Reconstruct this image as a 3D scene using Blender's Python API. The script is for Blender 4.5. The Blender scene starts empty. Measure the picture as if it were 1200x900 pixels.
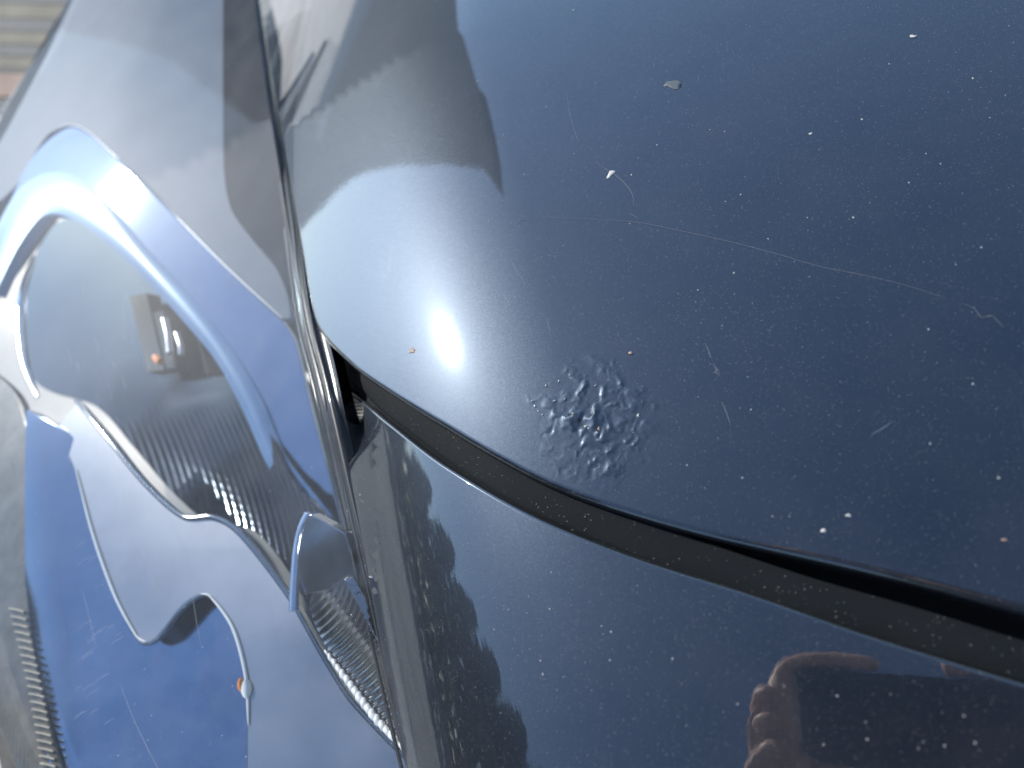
import bpy, bmesh, math, random
import numpy as np
from mathutils import Vector, Matrix
from mathutils.geometry import delaunay_2d_cdt
random.seed(7); rng = np.random.RandomState(7)
scn = bpy.context.scene

# ------------------------------------------------------------------ camera frame
K = 0.00115; HC = 0.27
UP = np.array([-0.38, 0.43, 1.0]); UP /= np.linalg.norm(UP)
_v = np.cross(UP, [0, 0, 1.0]); _s = np.linalg.norm(_v); _c = UP[2]
_vx = np.array([[0, -_v[2], _v[1]], [_v[2], 0, -_v[0]], [-_v[1], _v[0], 0]])
R = np.eye(3) + _vx + _vx @ _vx * ((1 - _c) / _s ** 2)
CAM = np.array([0, 0, HC])
cd = bpy.data.cameras.new('camera'); cam = bpy.data.objects.new('camera', cd)
scn.collection.objects.link(cam); scn.camera = cam
cam.matrix_world = Matrix([[*R[0], 0], [*R[1], 0], [*R[2], HC], [0, 0, 0, 1]])
cd.sensor_width = 36; cd.lens = 18 / (600 * K); cd.clip_start = 0.005; cd.clip_end = 3000
cd.dof.use_dof = True; cd.dof.focus_distance = 0.33; cd.dof.aperture_fstop = 6.0

# ------------------------------------------------------------------ world and sun
SUN_EL, SUN_AZ = 33.3, 149.9           # azimuth counted from +X towards +Y
w = bpy.data.worlds.new('World'); scn.world = w; w.use_nodes = True
nt = w.node_tree; nt.nodes.clear()
sky = nt.nodes.new('ShaderNodeTexSky'); sky.sky_type = 'NISHITA'; sky.sun_disc = False
sky.sun_elevation = math.radians(SUN_EL); sky.sun_rotation = math.radians(90 - SUN_AZ)
sky.air_density = 1.0; sky.dust_density = 0.15; sky.ozone_density = 2.5
bg = nt.nodes.new('ShaderNodeBackground'); bg.inputs[1].default_value = 0.15
wo = nt.nodes.new('ShaderNodeOutputWorld')
nt.links.new(sky.outputs[0], bg.inputs[0]); nt.links.new(bg.outputs[0], wo.inputs[0])
sd = bpy.data.lights.new('sun', 'SUN'); sun = bpy.data.objects.new('sun', sd)
scn.collection.objects.link(sun)
sd.energy = 4.0; sd.angle = math.radians(0.53); sd.color = (1, 0.95, 0.87)
_e, _a = math.radians(SUN_EL), math.radians(SUN_AZ)
SDIR = np.array([math.cos(_e) * math.cos(_a), math.cos(_e) * math.sin(_a), math.sin(_e)])
sun.rotation_euler = Vector(SDIR).to_track_quat('Z', 'Y').to_euler()
vs = scn.view_settings
vs.view_transform = 'Standard'; vs.look = 'None'; vs.gamma = 1; vs.use_curve_mapping = False
vs.exposure = 1.0

# ------------------------------------------------------------------ geometry helpers
def rays(px, py):
    px, py = np.broadcast_arrays(np.asarray(px, float), np.asarray(py, float))
    d = np.stack([(px - 600) * K, (450 - py) * K, -np.ones_like(px)], -1)
    d /= np.linalg.norm(d, axis=-1, keepdims=True)
    return d @ R.T
def on_plane(px, py, z=0.0):
    d = rays(px, py); t = (z - HC) / d[..., 2]
    return CAM + d * t[..., None]
def hit(f, px, py, tmin=0.12, tmax=1.25, n=170):
    d = rays(px, py); lo = np.full(d.shape[:-1], tmin); hi = np.full(d.shape[:-1], tmax)
    done = np.zeros(lo.shape, bool)
    for t in np.linspace(tmin, tmax, n):
        P = CAM + d * t
        below = (P[..., 2] < f(P[..., 0], P[..., 1])) & ~done
        hi[below] = t; done |= below
        lo[~done] = t
    for _ in range(26):
        m = (lo + hi) / 2; P = CAM + d * m[..., None]
        b = P[..., 2] < f(P[..., 0], P[..., 1])
        hi = np.where(b, m, hi); lo = np.where(b, lo, m)
    return CAM + d * ((lo + hi) / 2)[..., None]
def catmull(pts, step=3.0, closed=False):
    """smooth curve through points; a point given with a third value is a sharp corner"""
    P = [np.array(p[:2], float) for p in pts]; sharp = [len(p) > 2 for p in pts]; n = len(P)
    out = []; segs = n if closed else n - 1
    for i in range(segs):
        a, b = P[i], P[(i + 1) % n]
        pm = P[i - 1] if (i > 0 or closed) else 2 * a - b
        pp = P[(i + 2) % n] if (i + 2 < n or closed) else 2 * b - a
        m0 = (b - a) if sharp[i] else (b - pm) / 2
        m1 = (b - a) if sharp[(i + 1) % n] else (pp - a) / 2
        L = np.linalg.norm(b - a); m0 = m0 * min(1, L / (np.linalg.norm(m0) + 1e-9)); m1 = m1 * min(1, L / (np.linalg.norm(m1) + 1e-9))
        k = max(1, int(L / step))
        for j in range(k):
            t = j / k
            out.append((2*t**3-3*t**2+1)*a + (t**3-2*t**2+t)*m0 + (-2*t**3+3*t**2)*b + (t**3-t**2)*m1)
    if not closed: out.append(P[-1])
    return np.array(out)
def inside(poly, x, y):
    r = np.zeros(x.shape, bool); n = len(poly)
    for i in range(n):
        x1, y1 = poly[i]; x2, y2 = poly[i - 1]
        if y1 == y2: continue
        c = ((y1 > y) != (y2 > y)) & (x < (x2 - x1) * (y - y1) / (y2 - y1) + x1)
        r ^= c
    return r
def dist_to(poly, x, y, closed=True):
    """distance in the plane of the outline to the outline"""
    d = np.full(np.shape(x), 1e9); n = len(poly)
    for i in range(0 if closed else 1, n):
        a, b = poly[i - 1], poly[i]; ab = b - a; L = ab @ ab + 1e-12
        t = np.clip(((x - a[0]) * ab[0] + (y - a[1]) * ab[1]) / L, 0, 1)
        d = np.minimum(d, np.hypot(x - a[0] - t * ab[0], y - a[1] - t * ab[1]))
    return d
def link(name, me, mat, parent=None):
    o = bpy.data.objects.new(name, me); scn.collection.objects.link(o)
    if mat: me.materials.append(mat)
    if parent: o.parent = parent
    return o
def mesh_np(name, V, F, N=None, smooth=True):
    me = bpy.data.meshes.new(name); me.from_pydata([tuple(v) for v in V], [], F); me.update()
    if smooth: me.polygons.foreach_set('use_smooth', [True] * len(me.polygons))
    if N is not None:
        me.normals_split_custom_set_from_vertices([tuple(n) for n in N])
    return me
def normals(S, px, py, h=0.4):
    a = S(px + h, py) - S(px - h, py); b = S(px, py + h) - S(px, py - h)
    n = np.cross(b, a); n /= np.linalg.norm(n, axis=-1, keepdims=True) + 1e-15
    P = S(px, py); flip = ((CAM - P) * n).sum(-1) < 0
    n[flip] *= -1
    return P, n
def sheet(name, outline, S, mat, parent, step=8, lip=0.0, skirt=0.01, rings=5, extra=None, lipdir=1):
    """panel cut out by an outline, lying on surface S, with a rounded edge and a wall going down"""
    O = outline; n = len(O)
    x0, y0 = O.min(0); x1, y1 = O.max(0)
    gx, gy = np.meshgrid(np.arange(x0, x1, step), np.arange(y0, y1, step)); gx = gx + (np.arange(gx.shape[0])[:, None] % 2) * step / 2
    gx, gy = gx.ravel(), gy.ravel()
    m = inside(O, gx, gy); gx, gy = gx[m], gy[m]
    m = dist_to(O, gx, gy) > step * 0.45; gx, gy = gx[m], gy[m]
    if extra is not None:
        ex, ey, box = extra
        m = ~((gx > box[0]) & (gx < box[2]) & (gy > box[1]) & (gy < box[3])); gx, gy = gx[m], gy[m]
        m = inside(O, ex, ey) & (dist_to(O, ex, ey) > 1.0); gx = np.append(gx, ex[m]); gy = np.append(gy, ey[m])
    pts = [Vector(p) for p in O] + [Vector((a, b)) for a, b in zip(gx, gy)]
    vv, ee, ff, *_r = delaunay_2d_cdt(pts, [], [list(range(n))], 1, 1e-6)
    X = np.array([v[0] for v in vv]); Y = np.array([v[1] for v in vv])
    P, N = normals(S, X, Y)
    # boundary verts in order (inputs kept their order)
    orig = _r[0]; idx = {}
    for vi, ol in enumerate(orig):
        for q in ol: idx[q] = vi
    B = [idx[i] for i in range(n)]
    F = []
    for f in ff:
        a, b, c = [P[i] for i in f[:3]]
        nn = np.cross(b - a, c - a)
        F.append(list(f) if nn @ N[f[0]] > 0 else list(f)[::-1])
    V = list(P); NN = list(N)
    if lip > 0 or skirt > 0:
        area = 0.5 * np.sum(O[:, 0] * np.roll(O[:, 1], -1) - np.roll(O[:, 0], -1) * O[:, 1])
        BP = P[B]; BN = N[B]
        T = np.roll(BP, -1, 0) - np.roll(BP, 1, 0); T /= np.linalg.norm(T, axis=1, keepdims=True) + 1e-15
        out = np.cross(T, BN); out /= np.linalg.norm(out, axis=1, keepdims=True)
        cen = BP.mean(0)
        # orient outwards: outline area sign in image space tells the side
        test = S(O[:, 0] * 1.0, O[:, 1] * 1.0)
        e = 0.5; tx = np.roll(O, -1, 0) - np.roll(O, 1, 0); tx /= np.linalg.norm(tx, axis=1, keepdims=True) + 1e-12
        on = np.stack([tx[:, 1], -tx[:, 0]], 1) * (1 if area > 0 else -1)
        oo = S(O[:, 0] + on[:, 0] * e, O[:, 1] + on[:, 1] * e) - test
        sg = np.sign((oo * out).sum(1)); out *= sg[:, None]
        prev = B; lev = []
        for k in range(1, rings + 1):
            a = math.pi / 2 * k / rings
            lev.append((BP + out * lip * math.sin(a) - lipdir * BN * lip * (1 - math.cos(a)), lipdir * BN * math.cos(a) + out * math.sin(a)))
        lev.append((BP + out * lip - lipdir * BN * (lip + skirt), out))
        for q, (pp, nn) in enumerate(lev):
            base = len(V); V += list(pp); NN += list(nn)
            cur = list(range(base, base + n))
            for i in range(n):
                j = (i + 1) % n
                f = [prev[i], prev[j], cur[j], cur[i]]
                a, b, c = V[f[0]], V[f[1]], V[f[3]]
                g = np.cross(b - a, c - a)
                F.append(f if g @ NN[cur[i]] > 0 else f[::-1])
            prev = cur
    o = link(name, mesh_np(name, V, F, NN), mat, parent)
    return o
def bar(name, curve, S, r, mat, parent, lift=0.0, sides=8, squash=1.0, taper=False):
    """round bar running along a curve on surface S"""
    P, N = normals(S, curve[:, 0], curve[:, 1]); P = P + N * lift; n = len(P)
    T = np.gradient(P, axis=0); T /= np.linalg.norm(T, axis=1, keepdims=True) + 1e-15
    W = np.cross(T, N); W /= np.linalg.norm(W, axis=1, keepdims=True)
    rr = np.full(n, r)
    if taper: rr = r * (0.15 + 0.85 * np.sin(np.linspace(0.02, math.pi - 0.02, n)) ** 0.5)
    V, NN, F = [], [], []
    for k in range(sides):
        a = 2 * math.pi * k / sides
        V.append(P + (W * math.cos(a) + N * math.sin(a) * squash) * rr[:, None]); NN.append(W * math.cos(a) + N * math.sin(a) / squash)
    V = np.concatenate(V); NN = np.concatenate(NN); NN /= np.linalg.norm(NN, axis=1, keepdims=True)
    for k in range(sides):
        k2 = (k + 1) % sides
        for i in range(n - 1):
            f = [k*n+i, k*n+i+1, k2*n+i+1, k2*n+i]
            g = np.cross(V[f[1]] - V[f[0]], V[f[3]] - V[f[0]])
            F.append(f if g @ NN[f[0]] > 0 else f[::-1])
    F.append([k*n for k in range(sides)]); F.append([k*n+n-1 for k in range(sides)])
    return link(name, mesh_np(name, V, F, NN), mat, parent)
def band(name, A, B, S, mat, parent, nu=60, nv=8, prof=None, skirt=0.004):
    """strip between two curves; prof(v, u) is the height above S"""
    def res(C):
        L = np.r_[0, np.cumsum(np.linalg.norm(np.diff(C, axis=0), axis=1))]; s = np.linspace(0, L[-1], nu)
        return np.stack([np.interp(s, L, C[:, 0]), np.interp(s, L, C[:, 1])], 1)
    A, B = res(A), res(B); v = np.linspace(0, 1, nv)[:, None]; u = np.linspace(0, 1, nu)[None, :]
    X = A[None, :, 0] * (1 - v) + B[None, :, 0] * v; Y = A[None, :, 1] * (1 - v) + B[None, :, 1] * v
    P, N = normals(S, X, Y)
    if prof is not None: P = P + N * np.broadcast_to(prof(v, u), X.shape)[..., None]
    N0 = N
    du = np.gradient(P, axis=1); dv = np.gradient(P, axis=0); Nn = np.cross(du, dv); Nn /= np.linalg.norm(Nn, axis=-1, keepdims=True) + 1e-15
    fl = (Nn * N0).sum(-1) < 0; Nn[fl] *= -1
    V = P.reshape(-1, 3); NN = Nn.reshape(-1, 3); F = []
    for j in range(nv - 1):
        for i in range(nu - 1):
            f = [j*nu+i, j*nu+i+1, (j+1)*nu+i+1, (j+1)*nu+i]
            g = np.cross(V[f[1]] - V[f[0]], V[f[3]] - V[f[0]])
            F.append(f if g @ NN[f[0]] > 0 else f[::-1])
    if skirt:
        V = list(V); NN = list(NN)
        ring = [i for i in range(nu)] + [j*nu+nu-1 for j in range(1, nv)] + [(nv-1)*nu+i for i in range(nu-2, -1, -1)] + [j*nu for j in range(nv-2, 0, -1)]
        b = len(V)
        for q in ring: V.append(V[q] - N0.reshape(-1, 3)[q] * skirt); NN.append(NN[q])
        m = len(ring)
        for i in range(m): F.append([ring[i], ring[(i+1) % m], b+(i+1) % m, b+i])
    return link(name, mesh_np(name, V, F, NN), mat, parent)
def softplus(x, k): return k * np.logaddexp(0, x / k)
def bump_noise(px, py, seed, scale):
    """smooth value noise"""
    r = np.random.RandomState(seed); G = r.rand(64, 64)
    x = np.asarray(px) / scale; y = np.asarray(py) / scale
    i = np.floor(x).astype(int); j = np.floor(y).astype(int); fx = x - i; fy = y - j
    fx = fx**3*(fx*(fx*6-15)+10); fy = fy**3*(fy*(fy*6-15)+10)
    g = lambda a, b: G[a % 64, b % 64]
    return (g(i,j)*(1-fx)+g(i+1,j)*fx)*(1-fy) + (g(i,j+1)*(1-fx)+g(i+1,j+1)*fx)*fy - 0.5

# ------------------------------------------------------------------ materials
def newmat(name):
    m = bpy.data.materials.new(name); m.use_nodes = True; m.node_tree.nodes.clear()
    return m, m.node_tree.nodes, m.node_tree.links
def N_(nodes, t, **kw):
    n = nodes.new('ShaderNode' + t)
    for k, v in kw.items(): setattr(n, k, v)
    return n
def out(nodes, links, sock):
    o = nodes.new('ShaderNodeOutputMaterial'); links.new(sock, o.inputs[0])
def noise(nodes, links, vec, scale, detail=3, rough=0.5):
    n = N_(nodes, 'TexNoise'); n.inputs['Scale'].default_value = scale; n.inputs['Detail'].default_value = detail; n.inputs['Roughness'].default_value = rough
    links.new(vec, n.inputs['Vector']); return n.outputs['Fac']
def ramp(nodes, links, fac, a, b, ca=(0,0,0,1), cb=(1,1,1,1)):
    r = N_(nodes, 'ValToRGB'); r.color_ramp.elements[0].position = a; r.color_ramp.elements[1].position = b
    r.color_ramp.elements[0].color = ca; r.color_ramp.elements[1].color = cb
    links.new(fac, r.inputs[0]); return r.outputs[0]
def mth(nodes, links, op, a, b=None, clamp=False):
    n = N_(nodes, 'Math', operation=op); n.use_clamp = clamp
    for i, q in enumerate((a, b)):
        if q is None: continue
        if isinstance(q, (int, float)): n.inputs[i].default_value = q
        else: links.new(q, n.inputs[i])
    return n.outputs[0]
def coords(nodes, links, kind='Object'):
    return N_(nodes, 'TexCoord').outputs[kind]
def dust_mask(nodes, links, vec, scales=((240, .055, .70), (600, .085, .5), (1300, .13, .45), (2400, .16, .5))):
    """tiny specks of unequal size: 1 on a speck"""
    tot = None
    warp = noise(nodes, links, vec, 900, 2)
    for sc, rad, dens in scales:
        v = N_(nodes, 'TexVoronoi'); v.inputs['Scale'].default_value = sc; v.inputs['Randomness'].default_value = 1
        links.new(vec, v.inputs['Vector'])
        sep = N_(nodes, 'SeparateColor'); links.new(v.outputs['Color'], sep.inputs[0])
        # radius grows with random value above density threshold
        rr = mth(nodes, links, 'MULTIPLY', mth(nodes, links, 'SUBTRACT', sep.outputs[0], dens, True), rad / (1 - dens))
        rr = mth(nodes, links, 'MULTIPLY', rr, mth(nodes, links, 'ADD', warp, 0.5))
        m = mth(nodes, links, 'LESS_THAN', v.outputs['Distance'], rr)
        tot = m if tot is None else mth(nodes, links, 'MAXIMUM', tot, m)
    return tot
def scratch_mask(nodes, links, vec, ang, scale, thr):
    mp = N_(nodes, 'Mapping'); mp.inputs['Rotation'].default_value = (0, 0, ang); mp.inputs['Scale'].default_value = (scale, scale * 0.03, scale)
    links.new(vec, mp.inputs[0])
    wv = N_(nodes, 'TexNoise'); wv.inputs['Scale'].default_value = 1; wv.inputs['Detail'].default_value = 1
    links.new(mp.outputs[0], wv.inputs['Vector'])
    v = mth(nodes, links, 'ABSOLUTE', mth(nodes, links, 'SUBTRACT', wv.outputs['Fac'], 0.5))
    return mth(nodes, links, 'LESS_THAN', v, thr)

def paint_material():
    m, n, l = newmat('navy_metallic_paint'); c = coords(n, l)
    p = N_(n, 'BsdfPrincipled')
    flake = N_(n, 'TexVoronoi'); flake.inputs['Scale'].default_value = 3800; l.new(c, flake.inputs['Vector'])
    # each flake tips its own way
    sub = N_(n, 'VectorMath', operation='SUBTRACT'); l.new(flake.outputs['Color'], sub.inputs[0]); sub.inputs[1].default_value = (.5, .5, .5)
    scl = N_(n, 'VectorMath', operation='SCALE'); l.new(sub.outputs[0], scl.inputs[0]); scl.inputs['Scale'].default_value = 0.15
    geo = N_(n, 'NewGeometry')
    add = N_(n, 'VectorMath', operation='ADD'); l.new(geo.outputs['Normal'], add.inputs[0]); l.new(scl.outputs[0], add.inputs[1])
    nrm = N_(n, 'VectorMath', operation='NORMALIZE'); l.new(add.outputs[0], nrm.inputs[0])
    p.inputs['Base Color'].default_value = (0.0030, 0.0065, 0.014, 1)
    p.inputs['Metallic'].default_value = 0.8; p.inputs['Roughness'].default_value = 0.46
    l.new(nrm.outputs[0], p.inputs['Normal'])
    p.inputs['Coat Weight'].default_value = 1.0; p.inputs['Coat IOR'].default_value = 1.75
    cr = ramp(n, l, noise(n, l, c, 60, 4), 0.3, 0.8, (.011,)*3+(1,), (.019,)*3+(1,))
    l.new(cr, p.inputs['Coat Roughness'])
    # orange peel in the clear coat
    bp = N_(n, 'Bump'); bp.inputs['Strength'].default_value = 0.02; bp.inputs['Distance'].default_value = 0.0004
    l.new(noise(n, l, c, 350, 2), bp.inputs['Height']); l.new(bp.outputs[0], p.inputs['Coat Normal'])
    # film of grime scattering light
    d = N_(n, 'BsdfDiffuse'); d.inputs['Color'].default_value = (.36, .36, .35, 1)
    film = mth(n, l, 'MULTIPLY', ramp(n, l, noise(n, l, c, 28, 6, .65), .35, .75), 0.013)
    film = mth(n, l, 'ADD', film, 0.005)
    mx = N_(n, 'MixShader'); l.new(film, mx.inputs[0]); l.new(p.outputs[0], mx.inputs[1]); l.new(d.outputs[0], mx.inputs[2])
    g = N_(n, 'BsdfGlossy'); g.inputs['Roughness'].default_value = 0.42; g.inputs['Color'].default_value = (.62, .82, 1, 1)
    mg = N_(n, 'MixShader'); mg.inputs[0].default_value = 0.016; l.new(mx.outputs[0], mg.inputs[1]); l.new(g.outputs[0], mg.inputs[2])
    gh = N_(n, 'BsdfGlossy'); gh.inputs['Roughness'].default_value = 0.16; gh.inputs['Color'].default_value = (.75, .88, 1, 1)
    mh = N_(n, 'MixShader'); mh.inputs[0].default_value = 0.003; l.new(mg.outputs[0], mh.inputs[1]); l.new(gh.outputs[0], mh.inputs[2]); mg = mh
    # fine scratches
    s1 = scratch_mask(n, l, c, 0.5, 260, .0016); s2 = scratch_mask(n, l, c, 1.9, 200, .0014); s3 = scratch_mask(n, l, c, 2.7, 230, .0013)
    gate = ramp(n, l, noise(n, l, c, 45, 2), .52, .62)
    sm = mth(n, l, 'MULTIPLY', mth(n, l, 'MAXIMUM', mth(n, l, 'MAXIMUM', s1, s2), s3), gate)
    sg = N_(n, 'BsdfGlossy'); sg.inputs['Roughness'].default_value = 0.45; sg.inputs['Color'].default_value = (.6, .62, .65, 1)
    ms = N_(n, 'MixShader'); l.new(mth(n, l, 'MULTIPLY', sm, .02), ms.inputs[0]); l.new(mg.outputs[0], ms.inputs[1]); l.new(sg.outputs[0], ms.inputs[2])
    dm = dust_mask(n, l, c)
    dd = N_(n, 'BsdfDiffuse'); dd.inputs['Color'].default_value = (.34, .34, .33, 1)
    md = N_(n, 'MixShader'); l.new(mth(n, l, 'MULTIPLY', dm, .75), md.inputs[0]); l.new(ms.outputs[0], md.inputs[1]); l.new(dd.outputs[0], md.inputs[2])
    out(n, l, md.outputs[0]); return m
PAINT = paint_material()

def simple(name, col, rough=.5, metal=0., dusty=0.0, bump=0.0, bscale=400, film=0.0, spec=.5, vary=0.0, vscale=30):
    m, n, l = newmat(name); c = coords(n, l); p = N_(n, 'BsdfPrincipled')
    p.inputs['Base Color'].default_value = (*col, 1); p.inputs['Roughness'].default_value = rough; p.inputs['Metallic'].default_value = metal
    p.inputs['Specular IOR Level'].default_value = spec
    if vary:
        l.new(ramp(n, l, noise(n, l, c, vscale, 5, .6), .3, .7, tuple(q*(1-vary) for q in col)+(1,), tuple(min(1, q*(1+vary)) for q in col)+(1,)), p.inputs['Base Color'])
    if bump:
        b = N_(n, 'Bump'); b.inputs['Strength'].default_value = bump; b.inputs['Distance'].default_value = 0.0005
        l.new(noise(n, l, c, bscale, 4), b.inputs['Height']); l.new(b.outputs[0], p.inputs['Normal'])
    s = p.outputs[0]
    if film:
        d = N_(n, 'BsdfDiffuse'); d.inputs['Color'].default_value = (.5, .5, .48, 1); mx = N_(n, 'MixShader')
        l.new(mth(n, l, 'MULTIPLY', ramp(n, l, noise(n, l, c, 50, 6, .7), .3, .8), film), mx.inputs[0]); l.new(s, mx.inputs[1]); l.new(d.outputs[0], mx.inputs[2]); s = mx.outputs[0]
    if dusty:
        d = N_(n, 'BsdfDiffuse'); d.inputs['Color'].default_value = (.55, .53, .48, 1); mx = N_(n, 'MixShader')
        l.new(mth(n, l, 'MULTIPLY', dust_mask(n, l, c, ((420, .08, .6), (1000, .16, .5))), dusty), mx.inputs[0]); l.new(s, mx.inputs[1]); l.new(d.outputs[0], mx.inputs[2]); s = mx.outputs[0]
    out(n, l, s); return m
RUBBER = simple('black_rubber', (.0058, .0074, .0088), .8, dusty=.35, bump=.25, bscale=900, film=.003, spec=.10)
RUBBER_DARK = simple('dark_channel', (.008, .008, .009), .7, spec=.2)
GASKET = simple('lens_border_plastic', (.012, .013, .015), .25, bump=.15, bscale=300, film=.03, dusty=.3)
CHROME = simple('bright_chrome', (.62, .65, .70), .09, 1., bump=.03, bscale=60, film=.05)
SATIN = simple('satin_silver', (.36, .355, .36), .30, 1., bump=.04, bscale=80, film=.03, vary=.06)
UPSAT = simple('upper_satin', (.085, .12, .17), .55, .0, spec=.12, bump=.03, bscale=80, film=.03, vary=.05)
SKYCHR = simple('sky_tinted_bezel', (.21, .27, .36), .12, 1., bump=.03, bscale=50, film=.05, vary=.05)  # blue tint stands in for sky mirrored in the bezels
MIRROR = simple('reflector_mirror', (.24, .25, .27), .12, 1., bump=.05, bscale=120, film=.05)
BLADE = simple('pale_chrome_blade', (.27, .345, .41), .17, 1., bump=.03, bscale=60, film=.03)
EDGE = simple('pale_plastic_and_glint', (.62, .63, .62), .25)  # pale colour stands in for sun glints on edges; also colours the marker bulb
BOWL = simple('smoked_reflector', (.030, .037, .048), .10, 1., bump=.05, bscale=120, film=.004)
HOUSING = simple('housing_plastic', (.08, .085, .085), .4, film=.05, vary=.2)
SMOKE = simple('smoked_panel', (.012, .020, .032), .5, bump=.05, bscale=120, dusty=.3, spec=0.0)
AMBER = simple('amber_plastic', (.65, .22, .05), .25)
DUST = simple('pale_dust', (.36, .355, .33), .8, bump=.5, bscale=2000, vary=.15, vscale=900)
FIBRE = simple('pale_fibre', (.14, .14, .145), .5)
def lens_material():
    m, n, l = newmat('clear_lens'); c = coords(n, l)
    t = N_(n, 'BsdfTransparent'); t.inputs[0].default_value = (.93, .95, .96, 1)
    g = N_(n, 'BsdfGlossy'); g.inputs['Roughness'].default_value = .03
    b = N_(n, 'Bump'); b.inputs['Strength'].default_value = .06; b.inputs['Distance'].default_value = .0005
    l.new(noise(n, l, c, 40, 3), b.inputs['Height']); l.new(b.outputs[0], g.inputs['Normal'])
    fr = N_(n, 'Fresnel'); fr.inputs['IOR'].default_value = 1.55
    fac = mth(n, l, 'MULTIPLY', fr.outputs[0], .25, True)
    mx = N_(n, 'MixShader'); l.new(fac, mx.inputs[0]); l.new(t.outputs[0], mx.inputs[1]); l.new(g.outputs[0], mx.inputs[2])
    # worn surface: a wide weak lobe and a weathered film
    g2 = N_(n, 'BsdfGlossy'); g2.inputs['Roughness'].default_value = .33
    m2 = N_(n, 'MixShader'); m2.inputs[0].default_value = .011; l.new(mx.outputs[0], m2.inputs[1]); l.new(g2.outputs[0], m2.inputs[2])
    d = N_(n, 'BsdfDiffuse'); d.inputs['Color'].default_value = (.75, .76, .74, 1)
    film = mth(n, l, 'ADD', mth(n, l, 'MULTIPLY', ramp(n, l, noise(n, l, c, 22, 6, .65), .35, .75), .029), .008)
    dm = mth(n, l, 'MULTIPLY', dust_mask(n, l, c, ((260, .08, .6), (800, .10, .6))), .6)
    s1 = scratch_mask(n, l, c, 0.25, 170, .0022); s2 = scratch_mask(n, l, c, -0.5, 190, .002)
    gate = ramp(n, l, noise(n, l, c, 26, 2), .50, .60)
    sm = mth(n, l, 'MULTIPLY', mth(n, l, 'MULTIPLY', mth(n, l, 'MAXIMUM', s1, s2), gate), .05)
    f = mth(n, l, 'MAXIMUM', mth(n, l, 'MAXIMUM', film, dm), sm)
    m3 = N_(n, 'MixShader'); l.new(f, m3.inputs[0]); l.new(m2.outputs[0], m3.inputs[1]); l.new(d.outputs[0], m3.inputs[2])
    out(n, l, m3.outputs[0]); return m
LENS = lens_material()

# ------------------------------------------------------------------ the body surfaces
_rl = on_plane(np.array([540, 600, 672, 722, 765, 800.]), np.array([-60, 230, 460, 640, 900, 1100.]))
_rc = np.polyfit(_rl[:, 1], _rl[:, 0], 2)
def xroll(y): y = np.clip(y, -.12, .36); return np.polyval(_rc, y)
def profile(knots):
    u = np.linspace(-1.2, .5, 3401); s = np.interp(u, [k[0] for k in knots], [k[1] for k in knots])
    k = np.exp(-np.linspace(-2.5, 2.5, 41) ** 2); k /= k.sum(); s = np.convolve(np.pad(s, 20, 'edge'), k, 'valid')
    z = np.r_[0, np.cumsum((s[1:] + s[:-1]) / 2) * (u[1] - u[0])]; z -= np.interp(.1, u, z)
    return lambda q: np.interp(q, u, z)
_pz = profile([(-.7, .60), (-.45, .55), (-.25, .50), (-.15, .39), (-.11, .37), (-.08, .33), (-.05, .22), (-.03, .14), (-.015, .09), (.0, .03), (.03, .015), (.2, .0), (.5, -.01)])
_pf = profile([(-.7, .66), (-.25, .66), (-.12, .64), (-.10, .60), (-.085, .53), (-.06, .40), (-.04, .26), (-.02, .15), (.0, .08), (.02, .035), (.05, .02), (.2, .0), (.5, -.01)])
def crown(y):
    q = (y - .105) / .075
    return -0.10 * (y - .02) ** 2 / (1 + 2 * (y-.02) ** 2) - 1.1 * .075 ** 2 * (np.sqrt(1 + q * q) - 1)
def f_hood(x, y): return _pz(x - xroll(y)) + crown(y)
_pl = profile([(-.9, .10), (-.42, .11), (-.34, .13), (-.25, .21), (-.17, .30), (-.13, .37), (-.11, .41), (-.08, .34), (-.05, .22), (-.03, .14), (-.015, .09), (.0, .03), (.03, .015), (.2, .0), (.5, -.01)])
def f_lens(x, y): return _pl(x - xroll(y)) + crown(.24 - softplus(.24 - y, .02)) - .001
GAP = catmull([(392, 447), (440, 485), (520, 548), (620, 605), (740, 655), (880, 700), (1020, 750), (1200, 805), (1420, 870), (1700, 940)], 6)
_gp = on_plane(GAP[:, 0], GAP[:, 1]); _o = np.argsort(_gp[:, 0])
def ygap(x): return np.interp(x, _gp[_o, 0], _gp[_o, 1])
def f_fend(x, y):
    d = softplus(ygap(x) - y, .004)
    return _pf(x - xroll(y)) * 1.0 + crown(np.maximum(y, ygap(x))) + (_pz(-.0) - _pf(0.)) + .0005 - .55 * d ** 2
def f_border(x, y):
    k = 1 / (1 + np.exp(-(y - .110) / .006))
    return f_hood(x, y) * k + (f_fend(x, y) + .0005) * (1 - k)
def S_of(f, dz=0.0): return lambda px, py: hit(lambda x, y: f(x, y) + dz, px, py)
S_hood0 = S_of(f_hood)
S_fend = S_of(f_fend)
S_lens = S_of(f_lens)

# ------------------------------------------------------------------ car root
car = bpy.data.objects.new('parked_car', None); scn.collection.objects.link(car); car.location = (0, 0, 0)
car['label'] = 'dark navy metallic car seen close at the corner where bonnet, wing and clear headlight meet'
car['category'] = 'car'

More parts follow.
